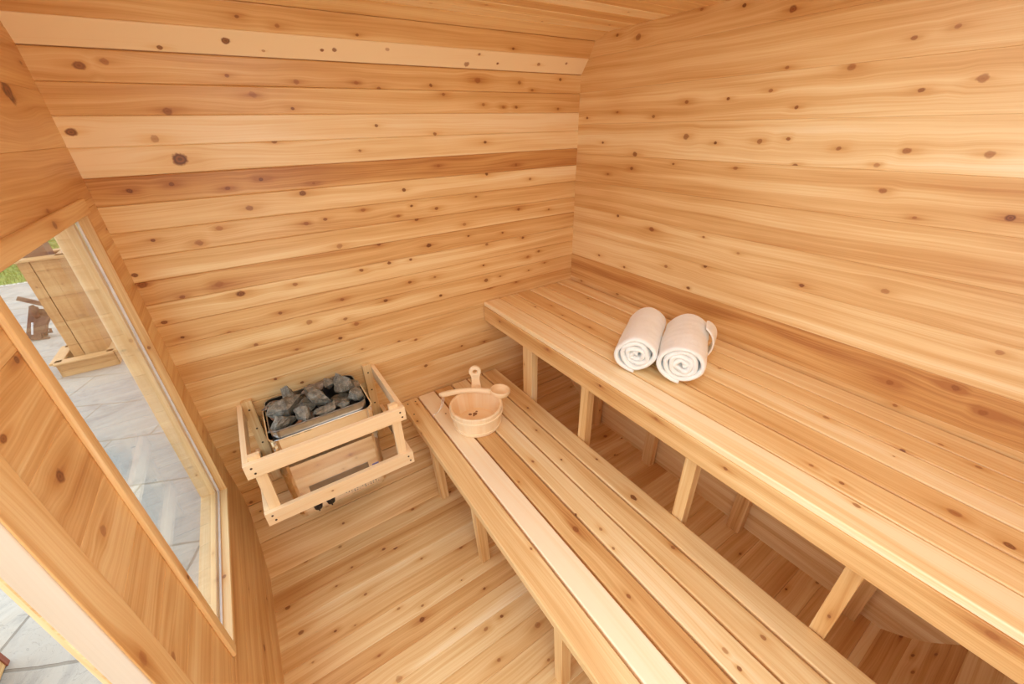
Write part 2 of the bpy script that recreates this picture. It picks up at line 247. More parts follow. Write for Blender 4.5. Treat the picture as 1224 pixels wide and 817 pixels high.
def board(G, O, U, N, L, w, t, tone=.45, knots=(), bev=.003, dens=0., vabs=None, kr=(.003, .0075), segs=3, sag=0.):
    """one board: O = middle of its top face at the start, U = length direction, N = up out of the top face"""
    O, U, N = V3(O), V3(U).normalized(), V3(N).normalized(); Vd = N.cross(U)
    seed = rnd.random() * 6; uo = rnd.random() * 30
    ks = sorted([(a, b, r * .8) for a, b, r in knots if -.01 < a < L + .01])
    if dens:
        n = int(L * dens + rnd.random())
        for _ in range(n):
            a = rnd.uniform(.02, L - .02)
            if all(abs(a - q[0]) > .07 for q in ks): ks.append((a, rnd.uniform(-.38, .38) * w, rnd.uniform(*kr)))
        ks.sort()
    keep = []
    for q in ks:
        if keep and q[0] - keep[-1][0] < 2.4 * (q[2] + keep[-1][2]):
            if q[2] > keep[-1][2]: keep[-1] = q
        else: keep.append(q)
    ks = keep
    h = w / 2
    loop = [(-h, -t + bev * .5), (-h + bev * .5, -t), (h - bev * .5, -t), (h, -t + bev * .5)]
    for i in range(segs + 1):
        a = i / segs * math.pi / 2; loop.append((h - bev + bev * math.cos(a), -bev + bev * math.sin(a)))
    nmid = 5 if sag else 1
    for j in range(1, nmid):
        q = j / nmid; loop.append((h - bev - (w - 2 * bev) * q, -sag * 4 * q * (1 - q)))
    for i in range(segs + 1):
        a = math.pi / 2 + i / segs * math.pi / 2; loop.append((-h + bev + bev * math.cos(a), -bev + bev * math.sin(a)))
    cuts = [0.]
    for i in range(len(ks)):
        if i: cuts.append((ks[i - 1][0] + ks[i][0]) / 2)
    cuts.append(L)
    cells = []
    for i in range(max(1, len(ks))):
        cells.append((max(0, cuts[i]), min(L, cuts[i + 1]), ks[i] if ks else None))
    n = len(loop)
    for ci, (a, b, k) in enumerate(cells):
        if b - a < 1e-4: continue
        dk = (1. if k[2] > .016 else rnd.uniform(.15, 1.)) if k else 0
        rings = []
        us = (a, k[0], b) if k and a + 1e-3 < k[0] < b - 1e-3 else (a, b)
        for ui, u in enumerate(us):
            ring = []
            for (v, z) in loop:
                p = O + U * u + Vd * v + N * z
                vw = v + (1 if v > 0 else -1) * (-z if z < -bev * 1.01 else 0)
                kk = (u - k[0], vw - k[1], k[2], dk) if k else (9, 9, 0, 0)
                ring.append(G.vert(p, (u + uo, vw + seed * 3, seed), kk, tone, 1. if len(us) == 3 and ui == 1 else 0.))
            rings.append(ring)
        for A, B in zip(rings, rings[1:]):
            for i in range(n):
                j = (i + 1) % n; G.f.append((A[i], B[i], B[j], A[j]))
        A = rings[0]
        if ci == 0: G.f.append(tuple(A))
        if ci == len(cells) - 1: G.f.append(tuple(reversed(B)))

def bar(G, p0, p1, w, t, N, **kw):
    """stick of section w x t between two points; N = its top face direction; the points lie in the middle of the section"""
    p0, p1, N = V3(p0), V3(p1), V3(N).normalized(); U = (p1 - p0)
    board(G, p0 + N * t / 2, U, N, U.length, w, t, **kw)
def stick(name, p0, p1, w, t, N, mat, parent, **kw):
    g = Geo(); bar(g, p0, p1, w, t, N, **kw); return g.build(name, mat, parent)
def tube(G, pts, r, seg=10, cap=True, tone=.4):
    pts = [V3(p) for p in pts]; rs = r if isinstance(r, (list, tuple)) else [r] * len(pts)
    prev = None; up = None; ln = 0; rings = []
    for i, p in enumerate(pts):
        d = (pts[min(i + 1, len(pts) - 1)] - pts[max(i - 1, 0)]).normalized()
        if up is None:
            up = V3((0, 0, 1)) if abs(d.z) < .9 else V3((1, 0, 0))
        s_ = d.cross(up).normalized(); up = s_.cross(d).normalized()
        if i: ln += (p - pts[i - 1]).length
        rings.append([G.vert(p + (s_ * math.cos(a) + up * math.sin(a)) * rs[i], (ln, rs[i] * a, 1.3), t=tone) for a in [2 * math.pi * j / seg for j in range(seg)]])
    for A, B in zip(rings, rings[1:]):
        for j in range(seg): G.f.append((A[j], A[(j + 1) % seg], B[(j + 1) % seg], B[j]))
    if cap: G.f.append(tuple(reversed(rings[0]))); G.f.append(tuple(rings[-1]))
def lathe(G, c, prof, seg=48, tone=.4, staves=0, M=None, arc=1.):
    c = V3(c); rings = []
    for (r, z) in prof:
        ring = []
        for j in range(seg):
            a = 2 * math.pi * j / seg
            p = V3((r * math.cos(a), r * math.sin(a), z))
            if M: p = M @ p
            if staves:
                st = int(j * staves / seg); rr = random.Random(st * 7 + 3); w = (z * 1. + st * .7, a * .12, st * .77); tn = tone + rr.uniform(-.22, .22)
            else: w = (a * .15, r + z, .5); tn = tone
            ring.append(G.vert(c + p, w, t=tn))
        rings.append(ring)
    for A, B in zip(rings, rings[1:]):
        for j in range(seg): G.f.append((A[j], A[(j + 1) % seg], B[(j + 1) % seg], B[j]))
def disc(G, c, r, N, seg=14, th=.0015):
    c = V3(c); N = V3(N).normalized(); a0 = N.orthogonal().normalized(); b0 = N.cross(a0)
    A = [G.vert(c + (a0 * math.cos(2 * math.pi * j / seg) + b0 * math.sin(2 * math.pi * j / seg)) * r) for j in range(seg)]
    B = [G.vert(c + N * th + (a0 * math.cos(2 * math.pi * j / seg) + b0 * math.sin(2 * math.pi * j / seg)) * r * .85) for j in range(seg)]
    for j in range(seg): G.f.append((A[j], A[(j + 1) % seg], B[(j + 1) % seg], B[j]))
    G.f.append(tuple(B)); G.f.append(tuple(reversed(A)))
def rrect(x0, x1, y0, y1, r, seg=5):
    out = []
    for cx, cy, a0 in ((x1 - r, y1 - r, 0), (x0 + r, y1 - r, 90), (x0 + r, y0 + r, 180), (x1 - r, y0 + r, 270)):
        for i in range(seg + 1):
            a = math.radians(a0 + 90 * i / seg); out.append((cx + r * math.cos(a), cy + r * math.sin(a)))
    return out
def loft(G, loops, closed=False, cap0=False, cap1=False, tone=.4):
    rs = [[G.vert(p, t=tone) for p in lp] for lp in loops]; n = len(rs[0])
    for A, B in zip(rs, rs[1:]):
        for j in range(n): G.f.append((A[j], A[(j + 1) % n], B[(j + 1) % n], B[j]))
    if cap0: G.f.append(tuple(reversed(rs[0])))
    if cap1: G.f.append(tuple(rs[-1]))
def tone(m=.45, s=.13): return min(.95, max(.02, rnd.gauss(m, s)))

# ---------------------------------------------------------------- the room
XL, XR, YB, YF, CEIL = -.36, 1.627, 1.8, -.38, 2.02
FZ = -.10
SHELL = [(1.50, FZ), (1.64, -.015), (1.72, .045), (1.78, .10), (1.8, .17), (1.8, 1.786), (1.797, 1.866), (1.75, 1.927), (1.712, 1.992), (1.633, 2.015), (-.2, 2.02)]
def arc_pos(s):
    for (y0, z0), (y1, z1) in zip(SHELL, SHELL[1:]):
        L = math.hypot(y1 - y0, z1 - z0)
        if s <= L + 1e-6: return (y0 + (y1 - y0) * s / L, z0 + (z1 - z0) * s / L)
        s -= L
    return SHELL[-1]
S_FLATLO = sum(math.hypot(a[0] - b[0], a[1] - b[1]) for a, b in zip(SHELL[:4], SHELL[1:5]))
S_FLATHI = S_FLATLO + 1.786 - .17
S_TOP = S_FLATHI + sum(math.hypot(a[0] - b[0], a[1] - b[1]) for a, b in zip(SHELL[5:9], SHELL[6:10]))
XA, XB = -.385, 1.655
def shell_board(G, s0, s1, tn, dens=0., y_z=None, bev=.0042, sag=.0012):
    p0, p1 = (arc_pos(s0), arc_pos(s1)) if y_z is None else y_z
    a, b = V3((0, p0[0], p0[1])), V3((0, p1[0], p1[1])); d = (b - a); w = d.length; d.normalize()
    mid = (a + b) / 2; sm = (s0 + s1) / 2
    N = V3((1, 0, 0)).cross(d); N = N if N.dot(V3((0, .7, .9)) - mid) > 0 else -N
    U = V3((1, 0, 0)); vd = N.cross(U); sg = 1 if vd.dot(d) > 0 else -1
    ks = [] if y_z is not None else [(x - XA, sg * (s - sm), r) for x, s, r in KN['BACK'] if s0 <= s < s1]
    board(G, V3((XA, mid.y, mid.z)), U, N, XB - XA, w, .022, tn, ks, bev=bev, dens=dens, sag=sag)
    board(G, V3((XA - .01, mid.y, mid.z)) - N * .012, U, N, XB - XA + .02, w + .03, .012, .6, (), bev=.001, segs=1)
# back wall behind the heater, wrapping in at the foot and at the top
g = Geo()
cuts = [0]
s = 0
for a, b in zip(SHELL[:4], SHELL[1:5]): s += math.hypot(a[0] - b[0], a[1] - b[1]); cuts.append(s)
z = 1.786; fl = []
while z > .19: fl.append(S_FLATLO + z - .17); z -= .0833
cuts += sorted(fl)
for a, b in zip(SHELL[5:9], SHELL[6:10]): cuts.append(cuts[-1] + math.hypot(a[0] - b[0], a[1] - b[1]))
down = [.48, .06, .12, .82, .30, .46, .44, .66, .40, .52, .46, .62, .5, .40, .55, .38, .5, .6, .45]
top = [.52, .16, .62, .5]
n = len(cuts) - 1
for i in range(n):
    k = n - 4 - 1 - i
    tn = top[[3, 2, 1, 0].index(n - 1 - i)] if i >= n - 4 else (down[k] if 0 <= k < len(down) else .5)
    if i >= n - 4: tn = {0: .50, 1: -.12, 2: .56, 3: .4}[i - (n - 4)]
    shell_board(g, cuts[i], cuts[i + 1], tn, dens=.8 if i < 12 else .0)
tag(g.build('wall_back', M_CEDAR), 'cedar board wall behind the heater with curved foot and top', 'wall', kind='structure')
# ceiling
g = Geo(); y = 1.633
while y > YF + .1:
    y1 = y - .0833
    shell_board(g, 0, 1, tone(.34, .14), 2.0, y_z=((y, 2.016), (y1, 2.016)), bev=.0035); y = y1
tag(g.build('ceiling', M_CEDAR), 'low cedar board ceiling', 'ceiling', kind='structure')
# front wall at the back of the photographer
g = Geo()
pts = [(-.082, FZ), (-.156, -.045), (-.196, .0), (-.258, .095), (-.335, .21), (-.38, .34)]
z = .34
while z < 1.75: z += .0833; pts.append((-.38, z))
pts += [(-.375, 1.88), (-.33, 1.94), (-.29, 1.99), (-.2, 2.016)]
for p0, p1 in zip(pts, pts[1:]): shell_board(g, 0, 1, tone(.5), 2.5, y_z=(p0, p1), bev=.0012)
tag(g.build('wall_front', M_CEDAR), 'cedar board wall curving up from the floor under the bench ends', 'wall', kind='structure')
# floor
g = Geo(); y = 1.505; i = 0
ftone = [.4, .62, .45, .3, .5, .42, .66, .36, .3, .48, .4, .32, .5, .45, .6, .4, .5, .7, .35, .5]
while y > -.08:
    y1 = max(y - .0865, -.085); mid = (y + y1) / 2
    ks = [(x - XA, -(mid - yy) * -1, r) for x, yy, r in KN['FLOOR'] if y1 <= yy < y]
    board(g, (XA, mid, FZ), (1, 0, 0), (0, 0, 1), XB - XA, y - y1, .025, ftone[i % 20], ks, dens=1.5, bev=.0025)
    y = y1; i += 1
board(g, (XA - .01, .7, FZ - .024), (1, 0, 0), (0, 0, 1), XB - XA + .02, 1.75, .012, .6, (), bev=.001, segs=1)
tag(g.build('floor', M_CEDAR), 'cedar board floor running across under the benches', 'floor', kind='structure')
# right wall: wide level boards
g = Geo()
seams = [2.035, 1.93, 1.79, 1.65, 1.51, 1.373, 1.236, 1.098, .959, .820, .68, .54, .40, .26, .12, -.02, -.16]
rt = [.50, .44, .42, .34, .56, .60, .50, .36, .74, .45, .45, .45, .35, .45, .4, .42]
for i, (a, b) in enumerate(zip(seams, seams[1:])):
    mid = (a + b) / 2
    # U = -y so that N x U = +z ... sign handled through the dot product
    U, N = V3((0, -1, 0)), V3((-1, 0, 0)); vd = N.cross(U)
    y0 = 1.83
    ks = [(y0 - yy, (zz - mid) * (1 if vd.z > 0 else -1), r) for yy, zz, r in KN['RIGHT'] if b <= zz < a]
    board(g, (XR, y0, mid), U, N, y0 - (YF - .03), a - b, .025, rt[i], ks, dens=0 if b > .8 else 1.2, bev=.0016)
tag(g.build('wall_right', M_CEDAR), 'wall of wide level cedar boards above the upper bench', 'wall', kind='structure')
# left wall with the window and the door opening
WY0, WY1, WZ0, WZ1 = .955, 1.655, .347, 1.452
DY1, DZ1 = .62, 1.92
g = Geo()
seams = [2.04, 1.90, 1.762, 1.623, 1.484, 1.345, 1.208, 1.069, .927, .788, .65, .51, .37, .24, .12, -.01, -.14]
lt = [.6, .56, .50, .68, .60, .56, .56, .42, .54, .5, .56, .5, .56, .5, .55, .5]
def left_piece(y0, y1, z0, z1, tn):
    if z1 - z0 < .004 or y1 - y0 < .004: return
    xm = lambda z: XL + (.026 * (.33 - z) / .43 if z < .33 else 0)
    mid = (z0 + z1) / 2
    ks = [(yy - y0, (zz - mid), r) for yy, zz, r in KN['LEFT'] if z0 <= zz < z1 and y0 < yy < y1]
    N = V3((z1 - z0, 0, -(xm(z1) - xm(z0)))).normalized(); U = V3((0, 1, 0)); vd = N.cross(U)
    ks = [(a, b * (1 if vd.z > 0 else -1), r) for a, b, r in ks]
    board(g, ((xm(z0) + xm(z1)) / 2, y0, mid), U, N, y1 - y0, z1 - z0, .022, tn, ks, dens=.6, bev=.0018)
for i, (a, b) in enumerate(zip(seams, seams[1:])):
    ys = .62 if a <= DZ1 + .02 else YF - .02
    zs = sorted({a, b, *[q for q in (WZ0 - .012, WZ1 + .012, DZ1) if b < q < a]})
    for z0, z1 in zip(zs, zs[1:]):
        m_ = (z0 + z1) / 2; ystart = .62 if m_ < DZ1 else YF - .02
        if WZ0 - .012 < m_ < WZ1 + .012:
            left_piece(ystart, WY0 - .012, z0, z1, lt[i]); left_piece(WY1 + .012, 1.83, z0, z1, lt[i])
        else: left_piece(ystart, 1.83, z0, z1, lt[i])
        if m_ < DZ1: left_piece(YF - .02, -.27, z0, z1, lt[i])
tag(g.build('wall_left', M_CEDAR), 'cedar board wall holding the window and the door opening', 'wall', kind='structure')

# window
wn = tag(empty('window_1', (XL, (WY0 + WY1) / 2, WZ0)), 'wood framed window looking out to the paved yard', 'window', kind='structure')
XG = -.385
def jamb(name, p0, p1, w, t, N, tn, mat=M_CEDAR): return stick(name, p0, p1, w, t, N, mat, wn, tone=tn, dens=1., bev=.002, kr=(.003, .006))
# liners in the wall thickness
jamb('window_frame', (XG + .0125, WY1 + .006, WZ0 - .0), (XG + .0125, WY1 + .006, WZ1 + .01), .027, .012, (0, -1, 0), .62)
jamb('window_frame', (XG + .0125, WY0 - .006, WZ0 - .0), (XG + .0125, WY0 - .006, WZ1 + .01), .027, .012, (0, 1, 0), .5)
jamb('window_sill', (XG + .0125, WY0 - .012, WZ0 - .006), (XG + .0125, WY1 + .012, WZ0 - .006), .027, .012, (0, 0, 1), .22)
jamb('window_frame', (XG + .0125, WY0 - .012, WZ1 + .006), (XG + .0125, WY1 + .012, WZ1 + .006), .027, .012, (0, 0, -1), .6)
# outer sash members behind the glass
for q0, q1, wd, N in (((XG - .033, WY1 - .004, WZ0), (XG - .033, WY1 - .004, WZ1), .05, (0, -1, 0)), ((XG - .033, WY0 + .004, WZ0), (XG - .033, WY0 + .004, WZ1), .05, (0, 1, 0)),
                      ((XG - .033, WY0, WZ0 + .004), (XG - .033, WY1, WZ0 + .004), .05, (0, 0, 1)), ((XG - .033, WY0, WZ1 - .004), (XG - .033, WY1, WZ1 - .004), .05, (0, 0, -1))):
    jamb('window_sash', q0, q1, wd, .028, N, .4)
# proud casing at the top and on the door side
stick('window_casing', (XL + .005, .918, 1.475), (XL + .005, 1.665, 1.475), .040, .010, (1, 0, 0), M_CEDAR, wn, tone=.5, dens=0, bev=.004, knots=[(.42, .0, .012)])
stick('window_casing', (XL + .005, .935, .36), (XL + .005, .935, 1.455), .034, .010, (1, 0, 0), M_CEDAR, wn, tone=.42, dens=1., bev=.004)
g = Geo()
for a, b in (((XG - .001, WY1 - .003, WZ0), (XG - .001, WY1 - .003, WZ1)), ((XG - .001, WY0 + .003, WZ0), (XG - .001, WY0 + .003, WZ1)),
             ((XG - .001, WY0, WZ0 + .003), (XG - .001, WY1, WZ0 + .003)), ((XG - .001, WY0, WZ1 - .003), (XG - .001, WY1, WZ1 - .003))):
    bar(g, a, b, .006, .006, (1, 0, 0), bev=.001)
g.build('window_gasket', M_GASKET, wn)
g = Geo(); c = [(y, z) for y in (WY0, WY1) for z in (WZ0, WZ1)]
bx = [g.vert((x, y, z)) for x in (XG - .006, XG - .002) for (y, z) in ((WY0, WZ0), (WY1, WZ0), (WY1, WZ1), (WY0, WZ1))]
g.f += [(0, 3, 2, 1), (4, 5, 6, 7), (0, 1, 5, 4), (1, 2, 6, 5), (2, 3, 7, 6), (3, 0, 4, 7)]
g.build('window_pane', M_GLASS, wn)

# door frame of the open doorway
dr = tag(empty('door_1', (XL, .62, FZ)), 'pale wooden frame of the open doorway', 'door frame', kind='structure')
stick('door_casing', (XL + .006, .66, FZ), (XL + .006, .66, DZ1 + .06), .078, .020, (1, 0, 0), M_CEDAR, dr, tone=.5, dens=1., bev=.003, knots=[(.97, .02, .016), (1.5, -.02, .02)])
stick('door_jamb', (-.363, .630, FZ), (-.363, .630, DZ1), .034, .022, (0, -1, 0), M_JAMB, dr, tone=.3, bev=.002)
stick('door_stop', (-.385, .634, FZ), (-.385, .634, DZ1), .010, .022, (0, -1, 0), M_PINE, dr, tone=.85, bev=.002)
stick('door_jamb', (-.368, -.26, FZ), (-.368, -.26, DZ1), .044, .022, (0, 1, 0), M_PINE, dr, tone=.2, bev=.002)
stick('door_header', (-.368, -.27, DZ1 + .006), (-.368, .64, DZ1 + .006), .044, .022, (0, 0, -1), M_PINE, dr, tone=.2, bev=.002)

# ---------------------------------------------------------------- upper bench
ub = tag(empty('upper_bench', (1.31, .7, FZ)), 'high wide slatted cedar bench carrying the rolled towels along the right wall', 'bench')
ux0, ux1, uz = .992, 1.618, .799
pw = (ux1 - ux0) / 6
ut = [.10, .34, .48, .20, .44, .30]
for i in range(6):
    xc = ux0 + pw * (i + .5); U, N = V3((0, -1, 0)), V3((0, 0, 1)); vd = N.cross(U)
    ks = [(1.795 - yy, (xx - xc) * (1 if vd.x > 0 else -1), r) for xx, yy, r in KN['UP'] if abs(xx - xc) < pw / 2]
    g = Geo(); board(g, (xc, 1.795, uz), U, N, 2.15, pw - .0045, .024, ut[i], ks, bev=.005, dens=.8, segs=4)
    g.build('slat', M_CEDAR, ub)
U, N = V3((0, -1, 0)), V3((-1, 0, 0)); vd = N.cross(U)
g = Geo(); board(g, (.991, 1.795, .7315), U, N, 2.15, .087, .024, .60, [(1.795 - yy, (zz - .7315) * (1 if vd.z > 0 else -1), r) for yy, zz, r in KN['FAS']], bev=.002)
g.build('fascia', M_CEDAR, ub)
for yc, wy in ((1.467, .078), (1.034, .046), (.508, .044), (.038, .040)):
    stick('leg', (1.070, yc, FZ + .001), (1.070, yc, .774), wy, .040, (-1, 0, 0), M_CEDAR, ub, tone=tone(.4, .08), dens=1.5, bev=.002)
    stick('leg', (1.588, yc - .022, FZ + .001), (1.588, yc - .022, .774), .04, .06, (0, -1, 0), M_CEDAR, ub, tone=tone(.6, .08), dens=1.5, bev=.002)
    stick('bearer', (1.06, yc, .735), (1.61, yc, .735), .034, .075, (0, 0, 1), M_CEDAR, ub, tone=.6, bev=.002)

# ---------------------------------------------------------------- lower bench
lb = tag(empty('lower_bench', (.745, .7, FZ)), 'low slatted cedar bench with open dark gaps under the wooden bucket', 'bench')
lx0, lx1, lz = .443, 1.046, .349
pw = (lx1 - lx0 + .008) / 6
lt2 = [.38, .02, .62, .20, .34, .40]
for i in range(6):
    xc = lx0 + pw * (i + .5) - .004; U, N = V3((0, -1, 0)), V3((0, 0, 1)); vd = N.cross(U)
    ks = [(1.792 - yy, (xx - xc) * (1 if vd.x > 0 else -1), r) for xx, yy, r in KN['LOW'] if abs(xx - xc) < pw / 2]
    g = Geo(); board(g, (xc, 1.792, lz), U, N, 2.12, pw - .008, .036, lt2[i], ks, bev=.0055, dens=.6, segs=4)
    g.build('slat', M_PINE if i == 1 else M_CEDAR, lb)
for yc in (1.475, 1.045, .492, .03):
    stick('leg', (.503, yc, FZ + .001), (.483, yc, .313), .040, .040, (0, -1, 0), M_CEDAR, lb, tone=tone(.42, .06), dens=1.5, bev=.002)
    stick('leg', (1.0, yc, FZ + .001), (1.0, yc, .313), .040, .040, (0, -1, 0), M_CEDAR, lb, tone=tone(.5, .06), dens=1.5, bev=.002)
    stick('bearer', (.524, yc, .277), (.98, yc, .277), .036, .072, (0, 0, 1), M_CEDAR, lb, tone=.55, bev=.002)
for x, y in ((.472, 1.76), (.515, 1.76), (.468, 1.66)):
    g = Geo(); disc(g, (x, y, lz - .0005), .0045, (0, 0, 1)); g.build('screw', M_SCREW, lb)

# ---------------------------------------------------------------- heater
ht = tag(empty('sauna_heater', (.053, 1.66, .1)), 'stainless steel electric sauna heater on the back wall inside the wooden guard', 'sauna heater')
hx0, hx1, hy0, hy1 = -.152, .258, 1.525, 1.795
def rr(x0, x1, y0, y1, z, r): return [(x, y, z) for x, y in rrect(x0, x1, y0, y1, r)]
g = Geo()
loft(g, [rr(hx0 + .02, hx1 - .02, hy0 + .02, hy1, .125, .02), rr(hx0 + .008, hx1 - .008, hy0 + .006, hy1, .13, .03), rr(hx0 + .002, hx1 - .002, hy0, hy1, .15, .035), rr(hx0, hx1, hy0, hy1, .572, .035),
         rr(hx0 - .002, hx1 + .002, hy0 - .002, hy1, .576, .036), rr(hx0 - .002, hx1 + .002, hy0 - .002, hy1, .580, .036), rr(hx0 + .003, hx1 - .003, hy0 + .003, hy1 - .003, .580, .034), rr(hx0 + .004, hx1 - .004, hy0 + .004, hy1 - .004, .50, .034)], cap0=True, cap1=False)
g.build('heater_body', M_STEEL, ht, smooth=False)
g = Geo(); loft(g, [rr(hx0 + .005, hx1 - .005, hy0 + .005, hy1 - .005, .50, .033), rr(hx0 + .005, hx1 - .005, hy0 + .005, hy1 - .005, .502, .033)], cap0=True, cap1=True)
g.build('inner_liner', M_DARKGAP, ht)
tx0, tx1, ty0, ty1 = -.136, .238, 1.531, 1.786
g = Geo()
loft(g, [rr(tx0 + .002, tx1 - .002, ty0 + .002, ty1 - .004, .505, .028), rr(tx0, tx1, ty0, ty1, .612, .032), rr(tx0 - .002, tx1 + .002, ty0 - .002, ty1 + .002, .616, .033), rr(tx0 - .001, tx1 + .001, ty0 - .001, ty1 + .001, .620, .033),
         rr(tx0 + .003, tx1 - .003, ty0 + .003, ty1 - .003, .619, .031), rr(tx0 + .009, tx1 - .009, ty0 + .009, ty1 - .009, .53, .027)], cap0=True)
g.build('stone_tray', M_TRAY, ht, smooth=False)
g = Geo(); loft(g, [rr(tx0 + .009, tx1 - .009, ty0 + .009, ty1 - .009, .53, .027), rr(tx0 + .009, tx1 - .009, ty0 + .009, ty1 - .009, .534, .027)], cap0=True, cap1=True)
g.build('tray_floor', M_DARKGAP, ht)
for x in (-.066, -.012):
    g = Geo(); c = V3((x, 1.525, .176))
    R = Matrix.Rotation(math.pi / 2, 3, 'X')
    lathe(g, c, [(.0, .022), (.012, .022), (.0155, .02), (.019, .004), (.0195, 0), (.0195, -.003)], 24, M=R)
    bar(g, c + V3((0, -.024, -.015)), c + V3((0, -.024, .015)), .006, .008, (0, -1, 0), bev=.001)
    kb = g.build('control_knob', M_BLACK, ht)
    kb['label'] = 'black heater control knob'
g = Geo()
rr_ = random.Random(4)
for i in range(26):
    x = .055 + (i % 13) * .0125; z = .158 + (i // 13) * .011
    if rr_.random() < .25: continue
    w_, h_ = rr_.uniform(.002, .006), rr_.uniform(.002, .006)
    bar(g, (x, 1.5249, z), (x + w_, 1.5249, z), h_, .001, (0, -1, 0), bev=.0002)
g.build('printed_marks', M_PRINT, ht)
g = Geo()
bar(g, (-.075, 1.5247, .276), (.18, 1.5247, .276), .036, .0016, (0, -1, 0), bev=.0004)
g.build('vent_strip', plain('grey_vent_steel', (.30, .27, .24), .35, .8), ht)
g = Geo(); bar(g, (.195, 1.5247, .262), (.225, 1.5247, .262), .016, .0012, (0, -1, 0), bev=.0004)
g.build('blue_patch', M_BLUE, ht)  # small purple-blue patch on the heater front

# stones: (x, y, z, size, stretch, yaw, material, seed, label, name)
ST = [
 (-.108, 1.725, .606, .030, (1.25, .8, .6), .2, 'B', 'flat brownish stone in the back left corner of the heater tray'),
 (-.040, 1.715, .640, .036, (.8, .8, 1.15), .9, 'S', 'pointed grey stone standing up at the back left of the tray'),
 (-.052, 1.652, .625, .052, (1.3, .85, .65), .15, 'S', 'large flat-topped wedge of grey stone on the left of the tray'),
 (-.085, 1.575, .605, .044, (1.1, .75, .8), .3, 'S', 'grey stone in the front left corner of the heater tray'),
 (-.012, 1.575, .615, .038, (1., .9, 1.), 1.2, 'S', 'rounded grey stone with a bright spot by the front rim of the tray'),
 (.012, 1.655, .602, .036, (1., 1., .8), .5, 'S', 'dark grey stone wedged low behind the rounded stone'),
 (.045, 1.690, .632, .040, (.6, 1.3, .7), .5, 'S', 'long slanting grey slab left of the middle of the tray'),
 (.080, 1.745, .622, .040, (1.4, .7, .6), .1, 'B', 'flat brownish stone against the back rim in the middle'),
 (.085, 1.625, .645, .050, (1.15, .9, .8), .1, 'S', 'biggest craggy grey stone in the middle of the heater tray'),
 (.070, 1.560, .608, .036, (1.7, .6, .7), .25, 'S', 'long low grey stone along the front rim under the biggest one'),
 (.122, 1.725, .632, .026, (1., .9, .8), .8, 'S', 'small pale grey stone behind the biggest stone'),
 (.158, 1.755, .615, .028, (1.4, .7, .8), .1, 'S', 'small dark stone by the back rim right of the middle'),
 (.178, 1.665, .645, .050, (.75, 1.15, .9), .5, 'S', 'tall pointed grey stone on the right of the heater tray'),
 (.208, 1.590, .618, .034, (1., .9, .9), .4, 'S', 'jagged grey stone in the front right corner of the tray'),
 (.222, 1.680, .615, .030, (.7, 1.4, .9), .1, 'S', 'narrow grey stone against the right rim of the tray'),
 (.145, 1.570, .600, .024, (1.1, .8, .8), .2, 'S', 'small grey pebble at the front rim beside the corner stone'),
 (-.108, 1.650, .600, .022, (.8, 1.2, .7), .1, 'R', 'rust brown stone chip at the left rim of the tray'),
 (-.030, 1.553, .594, .018, (1.4, .7, .7), .2, 'R', 'rust brown stone chip at the front rim between grey stones'),
 (.025, 1.600, .585, .040, (1., 1., .6), .6, 'B', 'brown stone deep in the gap near the front rim'),
 (.150, 1.640, .580, .040, (1.2, 1., .6), .6, 'S', 'dark stone deep between the biggest and the tall pointed stone'),
 (-.020, 1.745, .585, .036, (1.3, .7, .7), .6, 'S', 'dark stone low behind the standing pointed stone'),
]
for i, (x, y, z, s, st, yaw, mk, lab) in enumerate(ST):
    bm = bmesh.new(); rs = random.Random(i * 31 + 5); s *= 1.22; z += .009
    for _ in range(13):
        p = V3((rs.gauss(0, 1), rs.gauss(0, 1), rs.gauss(0, 1))).normalized() * rs.uniform(.85, 1.1)
        if i in (1, 12) and p.z > 0: p.x *= .6; p.y *= .6; p.z *= 1.25
        bm.verts.new((p.x * st[0] * s, p.y * st[1] * s, p.z * st[2] * s))
    bmesh.ops.convex_hull(bm, input=bm.verts)
    for v in [v for v in bm.verts if not v.link_faces]: bm.verts.remove(v)
    bmesh.ops.triangulate(bm, faces=bm.faces)
    bmesh.ops.subdivide_edges(bm, edges=bm.edges, cuts=3, use_grid_fill=True, smooth=.0)
    bm.normal_update()
    for v in bm.verts:
        q = v.co * 55 + V3((i * 3.1, 0, 0)); v.co += v.normal * (noise.noise(q) * .10 + noise.noise(q * 2.7) * .05) * s
    M = Matrix.Rotation(yaw, 4, 'Z'); bm.transform(M)
    me = bpy.data.meshes.new('sauna_stone'); bm.to_mesh(me); bm.free()
    me.materials.append({'S': M_STONE, 'B': M_STONE_B, 'R': M_STONE_R}[mk])
    o = bpy.data.objects.new('sauna_stone', me); COL.objects.link(o); o.location = (x, y, z)
    tag(o, lab, 'stone', 'sauna stones piled in the heater tray')

# ---------------------------------------------------------------- heater guard
gd = tag(empty('heater_guard', (.055, 1.58, .3)), 'pale pine rail guard fixed around the sauna heater', 'heater guard')
def gs(name, a, b, w, t, N, tn): return stick(name, a, b, w, t, N, M_PINE, gd, tone=tn, bev=.002, dens=.5, kr=(.003, .005))
gx0, gx1, gyf = -.234, .352, 1.372
for z in (.597, .352):
    gs('front_rail', (gx0, gyf + .009, z), (gx1, gyf + .009, z), .064, .019, (0, -1, 0), .34)
    for x in (gx0 + .0095, gx1 - .0095):
        gs('side_rail', (x, gyf + .019, z), (x, 1.798, z), .062 if x > 0 else .064, .019, (1 if x > 0 else -1, 0, 0), .38)
for x in (gx0 + .039, gx1 - .039):
    gs('front_post', (x, gyf + .028, .335), (x, gyf + .028, .645), .038, .019, (0, -1, 0), .62)
    stick('wall_batten', (x, 1.788, .20), (x, 1.788, .645), .040, .019, (0, -1, 0), M_CEDAR, gd, tone=.35, bev=.002)
